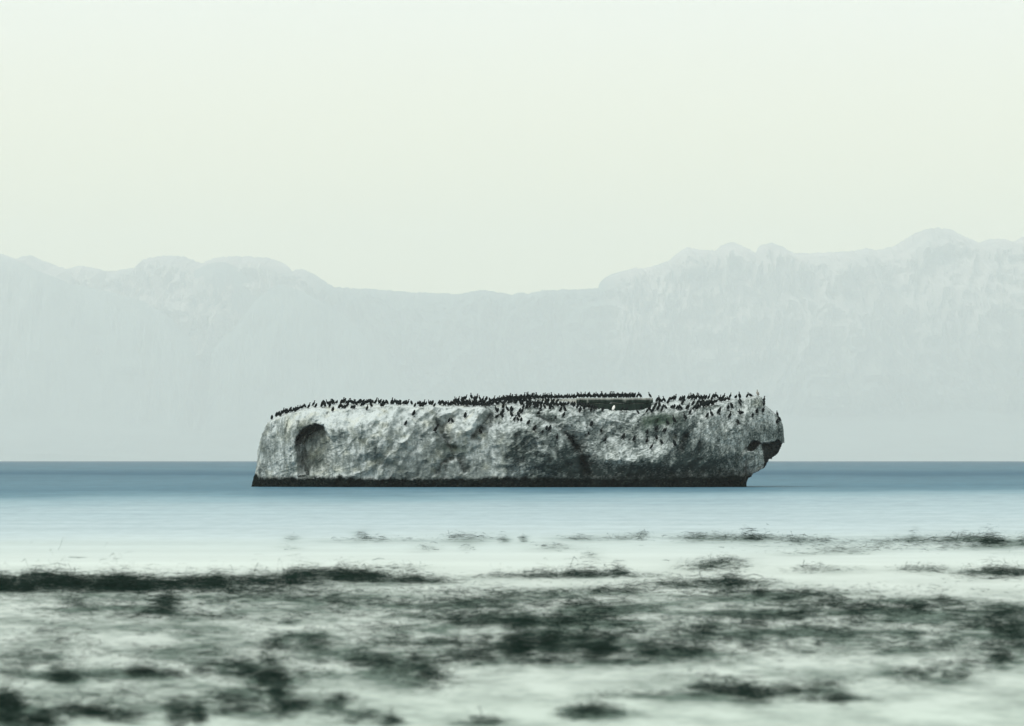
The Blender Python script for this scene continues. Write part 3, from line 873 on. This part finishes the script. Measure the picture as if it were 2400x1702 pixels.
B += zl(1530, 910, 14.31, [(150,425,'H'),(205,425,'U',-1),(260,432,'N',-1),(320,442,'H'),(385,452,'N',-1),(560,425,'P'),(625,422,'C'),(690,412,'P'),(765,392,'U'),(520,532,'N'),(925,432,'P'),(975,442,'U'),(1055,402,'H'),(1030,455,'P',-1),
    (1190,372,'U'),(1250,382,'H'),(1300,372,'U',-1),(1335,412,'H'),(1370,352,'H',-1),(1480,392,'U'),(1560,402,'N',-1),(1640,402,'N',-1),(1720,362,'P'),(1785,362,'H'),(1520,562,'N'),(1640,562,'P'),(1695,545,'H',-1),(1880,382,'U'),
    (1985,402,'N'),(2030,342,'P'),(2100,342,'U'),(2165,342,'H',-1),(2250,422,'N'),(2120,515,'C'),(90,642,'N'),(210,622,'N',-1),(180,762,'U'),(30,782,'H'),(310,792,'H'),(345,682,'P'),(430,712,'P',-1),(635,702,'C'),(720,702,'P'),
    (820,722,'P'),(885,722,'H'),(940,732,'P',-1),(1010,565,'N'),(1200,722,'N'),(1150,722,'H'),(1360,602,'U'),(1370,732,'P'),(1435,742,'H',-1),(1270,892,'U'),(1080,1082,'N',-1),(1830,1002,'N'),(1965,952,'N',-1),(2230,872,'N')])
B += zl(1680, 910, 14.31, [(110,422,'N'),(245,345,'W'),(200,402,'H'),(445,332,'N'),(640,362,'C'),(765,352,'N',-1),(1030,325,'N'),(1140,292,'C',-1),(1570,502,'N'),(1565,622,'C'),(1550,862,'N'),(2025,932,'N',-1),(2100,1112,'N',-1),
    (785,592,'N',-1),(800,482,'N',-1),(380,732,'H'),(490,692,'N',-1),(80,872,'N'),(440,1012,'N'),(775,912,'W',-1),(1340,872,'N'),(1200,1002,'H'),(290,462,'P'),(160,482,'C'),(385,432,'C',-1)])
B += zl(880, 900, 6.247, [(447,612,'N'),(880,707,'N'),(1085,572,'H'),(1120,572,'N',-1),(1535,737,'N',-1)])
B += zl(1180, 900, 6.247, [(460,697,'N'),(565,727,'N',-1),(635,682,'H'),(685,692,'H'),(785,822,'N'),(970,817,'H'),(1290,627,'N'),(1195,737,'N'),(1228,757,'N',-1),(1440,717,'H'),(1490,852,'N'),(1760,812,'H'),(1920,842,'N'),(365,602,'P')])
B += zl(1500, 900, 6.247, [(105,762,'H'),(245,692,'H'),(240,822,'H',-1),(360,717,'C'),(100,867,'N'),(315,887,'H',-1),(500,912,'N',-1),(165,957,'N'),(400,602,'N',-1),(500,572,'N',-1),(1430,592,'N',-1),(2005,592,'C')])

ORD = ['first', 'second', 'third', 'fourth', 'fifth', 'sixth', 'seventh', 'eighth', 'ninth', 'tenth', 'eleventh', 'twelfth', 'thirteenth', 'fourteenth', 'fifteenth', 'sixteenth', 'seventeenth', 'eighteenth',
       'nineteenth', 'twentieth', 'twenty-first', 'twenty-second', 'twenty-third', 'twenty-fourth', 'twenty-fifth', 'twenty-sixth', 'twenty-seventh', 'twenty-eighth', 'twenty-ninth', 'thirtieth', 'thirty-first', 'thirty-second']


def zone_of(px, py):
    face = py > float(prof(RIM, px)) + 7
    if face:
        for a, b, t in ((0, 1010, 'on the rock face right of the cave'), (1010, 1160, 'around the dark gully in the face'), (1160, 1215, 'on the face beside the hump'),
                        (1215, 1345, 'along the long diagonal joint in the face'), (1345, 1470, 'on the pale bowl below the platform'), (1470, 1560, 'on the face by the green stain'),
                        (1560, 1690, 'on the face below the crowded hollow'), (1690, 1760, 'on the white slope beside the nose'), (1760, 2400, 'on the steep nose of the rock')):
            if a <= px < b:
                return 'cormorants scattered over the rock face', t
    for a, b, t in ((0, 662, 'on the sloping shoulder of the rock'), (662, 720, 'on the shoulder just left of the cave'), (720, 792, 'on the crest above the cave'), (792, 835, 'on the crest just right of the cave'),
                    (835, 880, 'in the second clump right of the cave'), (880, 945, 'in the clumps along the crest mid-left'), (945, 1010, 'on the crest above the smooth face'), (1010, 1085, 'on the crest left of the white hump'),
                    (1085, 1160, 'on or beside the white hump'), (1160, 1225, 'on the slope right of the white hump'), (1225, 1290, 'before the pale end of the platform'), (1290, 1350, 'below the corner of the platform'),
                    (1350, 1500, 'at the foot of the platform wall'), (1500, 1560, 'by the bare end of the platform'), (1560, 1612, 'in the hollow right of the platform'),
                    (1612, 1650, 'at the middle of the crowded hollow'), (1650, 1700, 'on the rim rising to the nose'), (1700, 1760, 'on the crest left of the topmost bump'), (1760, 2400, 'beside the topmost bump')):
        if a <= px < b:
            return 'cormorants along the crest of the rock', t
    return 'cormorants along the crest of the rock', 'on the rock'


placed = []
for (px, py, p, fc) in B:
    pt, q = perch(px, py)
    if pt is None:
        continue
    placed.append((px, q, p, fc, pt))
byz = {}
for b in placed:
    byz.setdefault(zone_of(b[0], b[1]), []).append(b)
for (grp, phrase), lst in byz.items():
    lst.sort(key=lambda b: b[0])
    for k, (px, q, p, fc, pt) in enumerate(lst):
        od = 'the only one' if len(lst) == 1 else ('leftmost of them' if k == 0 else 'rightmost of them' if k == len(lst) - 1 else ORD[min(k, len(ORD) - 1)] + ' from left')
        if p == 'N' and random.random() < 0.5:
            p = random.choice('HHHPU')
        o = add('cormorant', BM[p], f'{POSE[p]} black cormorant {phrase}, {od}', 'cormorant', None, grp)
        s = random.uniform(0.9, 1.2) * (1.1 if 'face' in grp else 1.0)
        o.location = pt - Vector((0, 0, 0.015))
        o.scale = (s, s, s)
        yaw = random.uniform(-1.3, 1.3) + (0 if fc > 0 else math.pi)
        o.rotation_euler = (random.uniform(-.04, .04), random.uniform(-.06, .08), yaw)

# the pale-fronted lookout on the topmost bump and the white gull below the wall, two birds at the end of the platform
pt, q = perch(1775.5, 928.5)
o = add('cormorant', BM['X'], 'pale-fronted cormorant standing tall on the topmost bump', 'cormorant')
o.location = pt
o.rotation_euler = (0, 0, 2.0)
o.scale = (1.04,) * 3
pt, q = perch(1438.5, 963)
o = add('gull', BM['G'], 'white gull standing at the foot of the concrete platform', 'gull')
o.location = pt + Vector((0, -0.15, 0.02))
o.rotation_euler = (0, 0, 0.9)
o.scale = (1.05,) * 3
for px, p, fc, lb in ((1523.5, 'N', -1, 'lone leaning black cormorant at the bare end of the platform top'), (1500.5, 'P', -1, 'preening black cormorant ending the row on the platform top'),
                      (1494.0, 'N', 1, 'leaning black cormorant second from the end of the platform row')):
    o = add('cormorant', BM[p], lb, 'cormorant', None, 'cormorants on the platform')
    o.location = ((px - 1200) / FOC * (PD + 0.5), PD + 0.5, zt)
    o.rotation_euler = (0, 0, 0.3 if fc > 0 else math.pi - 0.3)

# the packed remainder of the flock, birds that cannot be told apart, as one mass
fv, ff, fb = [], [], 0
cache = {}
for k in 'UHPNC':
    me = BM[k]
    vv = np.array([v.co[:] for v in me.vertices])
    tris = []
    for pl in me.polygons:
        vi = list(pl.vertices)
        for j in range(1, len(vi) - 1):
            tris.append((vi[0], vi[j], vi[j + 1]))
    cache[k] = (vv, np.array(tris))


def flock_add(loc, p, yaw, s):
    global fb
    vv, tt = cache[p]
    c, sn = math.cos(yaw), math.sin(yaw)
    r = np.stack([vv[:, 0] * c - vv[:, 1] * sn, vv[:, 0] * sn + vv[:, 1] * c, vv[:, 2]], -1) * s + np.array(loc)
    fv.append(r)
    ff.append(tt + fb)
    fb += len(r)


def flock_line(xa_, xb_, ya, yb, n, jx=1.5, jy=1.0):
    for k in range(n):
        t = (k + random.uniform(-.35, .35) + 0.5) / n
        px, py = xa_ + (xb_ - xa_) * t + random.uniform(-jx, jx), ya + (yb - ya) * t + random.uniform(-jy, jy)
        pt, q = perch(px, py)
        if pt is None:
            continue
        flock_add(pt, random.choice('UHHHPNCC'), random.uniform(-1.4, 1.4) + random.choice((0, math.pi)), random.uniform(0.84, 1.14))


flock_line(1050, 1145, 951, 954, 24)          # behind the rim below the hump
flock_line(1060, 1150, 946, 948, 18)
flock_line(1145, 1230, 944, 936, 22)          # rising ground towards the platform
flock_line(1145, 1240, 950, 945, 20, 2, 2)
flock_line(1180, 1262, 941, 936, 20, 2, 2)
flock_line(1215, 1262, 950, 948, 9, 2, 2)
flock_line(1262, 1325, 952, 953, 18, 2, 1.2)
flock_line(1270, 1310, 945, 946, 6, 2, 1.2)
flock_line(1360, 1400, 955, 961, 9, 2, 1)
flock_line(1632, 1674, 959, 949, 13, 1, 1)
flock_line(1640, 1664, 952, 947, 5, 1, 1)
for (a, b, n) in ((1262, 1402, 34), (1404.5, 1420, 6), (1421, 1447, 9), (1448, 1468, 7), (1470, 1489, 7)):      # row on the platform top
    for k in range(n):
        px = a + (b - a) * (k + 0.5 + random.uniform(-.3, .3)) / n
        y = PD + (random.uniform(0.25, 0.9) if px > 1352 else random.uniform(1.2, 1.8))
        z = zt if px > 1352 else zt - 0.05 + ((px - 1353) / FOC * PD) * 0.012
        flock_add(((px - 1200) / FOC * y, y, z), random.choice('UUHHPC'), random.uniform(-1.4, 1.4) + random.choice((0, math.pi)), random.uniform(0.84, 1.14))
me = make_mesh('cormorant_flock', np.concatenate(fv), np.concatenate(ff), M_bird)
add('cormorant_flock', me, 'dense mass of black cormorants packed on the crest and platform top', 'flock', 'stuff')


# ------------------------------------------------------------------ kelp: loose fronds on the surface of the shallows
def build_kelp(name, label, y_lo, y_hi, n_try, hscale, rise, even, power):
    px = rng.uniform(-150, 2550, n_try)
    py = rng.uniform(y_lo, y_hi, n_try)
    wx_ = px + 18 * fbm(np.stack([px / 150, py / 40, 0 * px + 50], -1), 3)
    wy_ = py + 6 * fbm(np.stack([px / 150, py / 40, 0 * px + 60], -1), 3)
    den = weed_density(wx_, wy_, 0.95)
    den = np.maximum(den, np.clip((np.abs(px - 1200) - 1250) / 100, 0, 1) * sstep(1350, 1420, py) * 0.35)
    clump = fbm(np.stack([px / 60, py / 16, 0 * px + 80], -1), 4, 0.6)
    den = np.clip(den * (even + (2.2 - even) * clump), 0, 1) ** power
    k = rng.random(n_try) < den
    px, py, den = px[k], py[k], den[k]
    n = len(px)
    X, D = ground_of(px, py)
    fine = rng.random(n) < 0.9
    size = np.minimum(rng.lognormal(0, 0.35, n), 1.7) * hscale * np.sqrt(D / 60.0)
    L = np.where(fine, 0.15, 0.20) * size * (0.6 + 0.6 * den)
    lift = rng.exponential(1.0, n) * (0.012 + 0.045 * den) * np.sqrt(D / 60.0) * hscale * rise       # weed heaps stand a little proud of the water
    wdt = np.where(fine, rng.uniform(0.0007, 0.0018, n), rng.uniform(0.002, 0.005, n)) * size
    yaw = rng.normal(0, 0.5, n) + np.where(rng.random(n) < 0.5, 0, np.pi)
    upright = rng.random(n) < 0.14
    arch = np.where(upright, rng.uniform(0.2, 0.7, n), rng.uniform(-0.08, 0.20, n)) * L
    dx, dy = np.cos(yaw), np.sin(yaw)
    run = np.where(upright, 0.45, 1.0) * L
    t = np.array([0.0, 0.5, 1.0])
    prof_ = np.array([0.0, 1.0, 0.7])
    wd = np.array([0.8, 1.2, 0.3])
    V = np.zeros((n, 6, 3))
    roll = rng.uniform(-1.3, 1.3, n)
    for i in range(3):
        bx = X + dx * run * (t[i] - 0.4)
        by = D + dy * run * (t[i] - 0.4)
        bz = np.maximum(lift + arch * prof_[i] + 0.004, 0.003)
        ox, oy, oz = -dy * np.cos(roll) * wdt * wd[i], dx * np.cos(roll) * wdt * wd[i], np.sin(roll) * wdt * wd[i]
        V[:, 2 * i] = np.stack([bx + ox, by + oy, bz + oz], -1)
        V[:, 2 * i + 1] = np.stack([bx - ox, by - oy, bz - oz], -1)
    base = (np.arange(n) * 6)[:, None, None]
    F = (np.array([[0, 1, 3, 2], [2, 3, 5, 4]])[None] + base).reshape(-1, 4)
    tone = rng.uniform(0.6, 1.5, n)[:, None, None]
    C = np.broadcast_to(np.array([0.007, 0.019, 0.015])[None, None] * tone, V.shape)
    me = make_mesh(name, V.reshape(-1, 3), F, M_kelp, C.reshape(-1, 3), smooth=False)
    print(name, n)
    return add(name, me, label, 'kelp', 'stuff')


build_kelp('kelp_line', 'broken dark line of kelp floating along the outer edge of the surf', 1245, 1312, 260000, 1.0, 1.4, 0.8, 1.5)
build_kelp('kelp_band', 'long dark band of kelp across the surf behind the near beds', 1312, 1392, 340000, 1.0, 1.35, 1.0, 1.35)
build_kelp('kelp_bed', 'broad grey-green kelp bed washed by milky surf nearest the shore', 1380, 1725, 900000, 1.0, 1.2, 0.76, 1.6)


# ------------------------------------------------------------------ mountains across the bay
CREST = [(-1400,640),(-1000,600),(-700,640),(-400,585),(-200,612),(-60,585),(0,597),(26,606),(50,614),(58,607),(84,605),(110,618),(162,635),(194,628),(230,634),(257,641),(293,637),(325,633),(341,613),(360,609),(388,606),(435,607),(455,614),(477,623),(500,614),(529,607),(576,607),(629,610),
         (671,623),(683,634),(692,644),(698,639),(707,636),(722,641),(744,652),(786,678),(865,682),(969,690),(1074,694),(1100,689),(1127,686),(1180,693),(1200,697),(1221,691),(1237,695),(1268,687),(1330,685),(1399,681),(1404,670),(1410,662),
         (1430,649),(1478,637),(1488,631),(1494,637),(1530,628),(1562,619),(1593,594),(1609,585),(1622,588),(1640,593),(1672,593),(1690,581),(1708,573),(1728,579),(1766,600),(1772,588),(1777,581),(1803,575),(1825,582),(1855,600),(1900,599),(1949,598),
         (2000,592),(2028,586),(2049,592),(2091,581),(2118,566),(2143,550),(2165,543),(2190,539),(2227,544),(2253,560),(2285,576),(2300,570),(2316,567),(2343,566),(2363,576),(2384,563),(2400,562),(2440,572),(2500,560),(2600,590),(2760,570),(3000,620),(3300,590),(3700,650)]
SHOULDER = [(-900,640),(-500,600),(-200,575),(0,600),(40,612),(89,636),(173,668),(251,684),(335,707),(400,745),(450,800),(500,880),(560,980),(620,1080)]
SHOULDER_2 = [(500,820),(560,760),(600,705),(630,680),(655,668),(680,674),(707,684),(760,712),(830,762),(900,840),(980,950),(1060,1080)]
SPUR = [(330,800),(380,730),(410,690),(430,660),(456,637),(487,621),(508,617),(529,616),(556,628),(582,654),(603,674),(640,705),(700,745),(780,790)]


def build_range(name, label, pts, D0, run, cols, rows, relief, flute, toe, seed, albedo_hi, albedo_lo, px0, px1, jag):
    px = np.linspace(px0, px1, cols)
    py = prof(pts, px) - jag * (1.0 * ridged(np.stack([px / 17, 0 * px + seed, 0 * px], -1), 4, 0.6) + 0.9 * fbm(np.stack([px / 9, 0 * px + seed, 0 * px + 4], -1), 4, 0.7))
    zc_ = CAM_H + (HORIZON - py) / FOC * D0
    xw = (px - 1200) / FOC * D0
    v = np.linspace(0, 1, rows)           # 0 at the crest, 1 at the foot
    Vv, Xx = np.meshgrid(v, xw, indexing='ij')
    Zc = np.broadcast_to(zc_, Vv.shape)
    h = (1 - Vv) ** 1.0
    # cliffs above, scree and foothills below
    cl = 1 - 0.62 * sstep(0.0, 0.42, Vv) - 0.38 * Vv
    Z = -4 + (Zc + 4) * np.clip(cl, 0, 1)
    Y = D0 - run * (0.16 * sstep(0, 0.42, Vv) + 0.84 * Vv ** 1.6)
    q = np.stack([Xx / flute, Z / (flute * 1.9), 0 * Xx + seed], -1)
    warp = 1.5 * fbm(q * 0.45 + 4, 4)
    q[..., 0] += warp
    rl = ridged(q, 6, 0.66) + 0.5 * ridged(q * 3.3 + 7, 3)
    q2 = np.stack([Xx / (flute * 4.2) + 0.5 * warp, Z / (flute * 8), 0 * Xx + seed + 3], -1)
    rl = 0.8 * rl + 1.3 * ridged(q2, 4, 0.55)
    rl = rl + 0.05 * (np.abs(((Z / 300.0 + 0.7 * warp) % 1.0) - 0.5) * 4 - 1)      # ledges along the strata
    amp = relief * (0.25 + 0.75 * sstep(0.0, 0.08, Vv)) * (1 - sstep(0.2, 0.5, Vv) * 0.92)
    Y = Y - amp * rl
    back = np.stack([xw, np.full_like(xw, D0 + 1500), np.full_like(xw, -4)], -1)
    P = np.stack([Xx, Y, Z], -1)
    fac = D0 / np.maximum(Y, 1)
    P = np.concatenate([back[None], P], 0)
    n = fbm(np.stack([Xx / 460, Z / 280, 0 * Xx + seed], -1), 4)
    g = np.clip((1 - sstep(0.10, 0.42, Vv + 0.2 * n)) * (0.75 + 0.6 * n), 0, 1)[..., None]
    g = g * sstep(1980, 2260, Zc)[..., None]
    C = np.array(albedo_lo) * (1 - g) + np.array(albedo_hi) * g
    C = np.concatenate([C[:1], C], 0)
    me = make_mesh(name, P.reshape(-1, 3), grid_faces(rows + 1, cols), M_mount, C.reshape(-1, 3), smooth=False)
    return add(name, me, label, None, 'structure')


build_range('mountain_range', 'pale mountain range with cliffs across the bay', CREST, 44500, 5600, 2400, 150, 1000, 420, 0, 3.0, (0.44, 0.39, 0.35), (0.10, 0.13, 0.12), -1300, 3700, 4.2)
build_range('mountain_shoulder', 'lower nearer shoulder of the hazy mountains', SHOULDER, 42200, 2600, 900, 50, 200, 760, 0, 8.0, (0.22, 0.23, 0.21), (0.12, 0.15, 0.14), -900, 620, 2.0)
build_range('mountain_shoulder', 'blunt shoulder sinking towards the gap between the mountains', SHOULDER_2, 41800, 2600, 700, 50, 200, 760, 0, 9.0, (0.13, 0.16, 0.15), (0.10, 0.13, 0.12), 500, 1060, 2.0)
build_range('mountain_spur', 'rounded dark spur in front of the left-hand mountains', SPUR, 43000, 2600, 420, 50, 220, 540, 0, 12.0, (0.13, 0.15, 0.15), (0.10, 0.13, 0.12), 330, 780, 1.5)
LOWSHORE = [(-600,1066),(-200,1060),(0,1063),(120,1064),(220,1068),(300,1073),(380,1078),(430,1080)]
build_range('far_shore', 'low hazy tongue of land on the horizon at the left', LOWSHORE, 37000, 500, 200, 12, 18, 220, 0, 21.0, (0.12, 0.15, 0.14), (0.12, 0.15, 0.14), -600, 430, 0.6)

# ------------------------------------------------------------------ haze: the air over the bay
m, nt, out = new_mat('sea_haze')
pv = nd(nt, 'ShaderNodeVolumePrincipled')
pv.inputs['Color'].default_value = (0.93, 1.0, 0.995, 1)
pv.inputs['Density'].default_value = 4.3e-5
pv.inputs['Anisotropy'].default_value = 0.0
nt.links.new(pv.outputs[0], out.inputs['Volume'])
hx, hy0, hy1, hz0, hz1 = 15600, -800, 47200, -8, 2790
hv = [(x, y, z) for x in (-hx, hx) for y in (hy0, hy1) for z in (hz0, hz1)]
hf = np.array([(0, 1, 3, 2), (4, 6, 7, 5), (0, 4, 5, 1), (2, 3, 7, 6), (0, 2, 6, 4), (1, 5, 7, 3)])
add('haze', make_mesh('haze', np.array(hv), hf, m, smooth=False), 'thin pale haze filling the air over the bay', None, 'stuff')
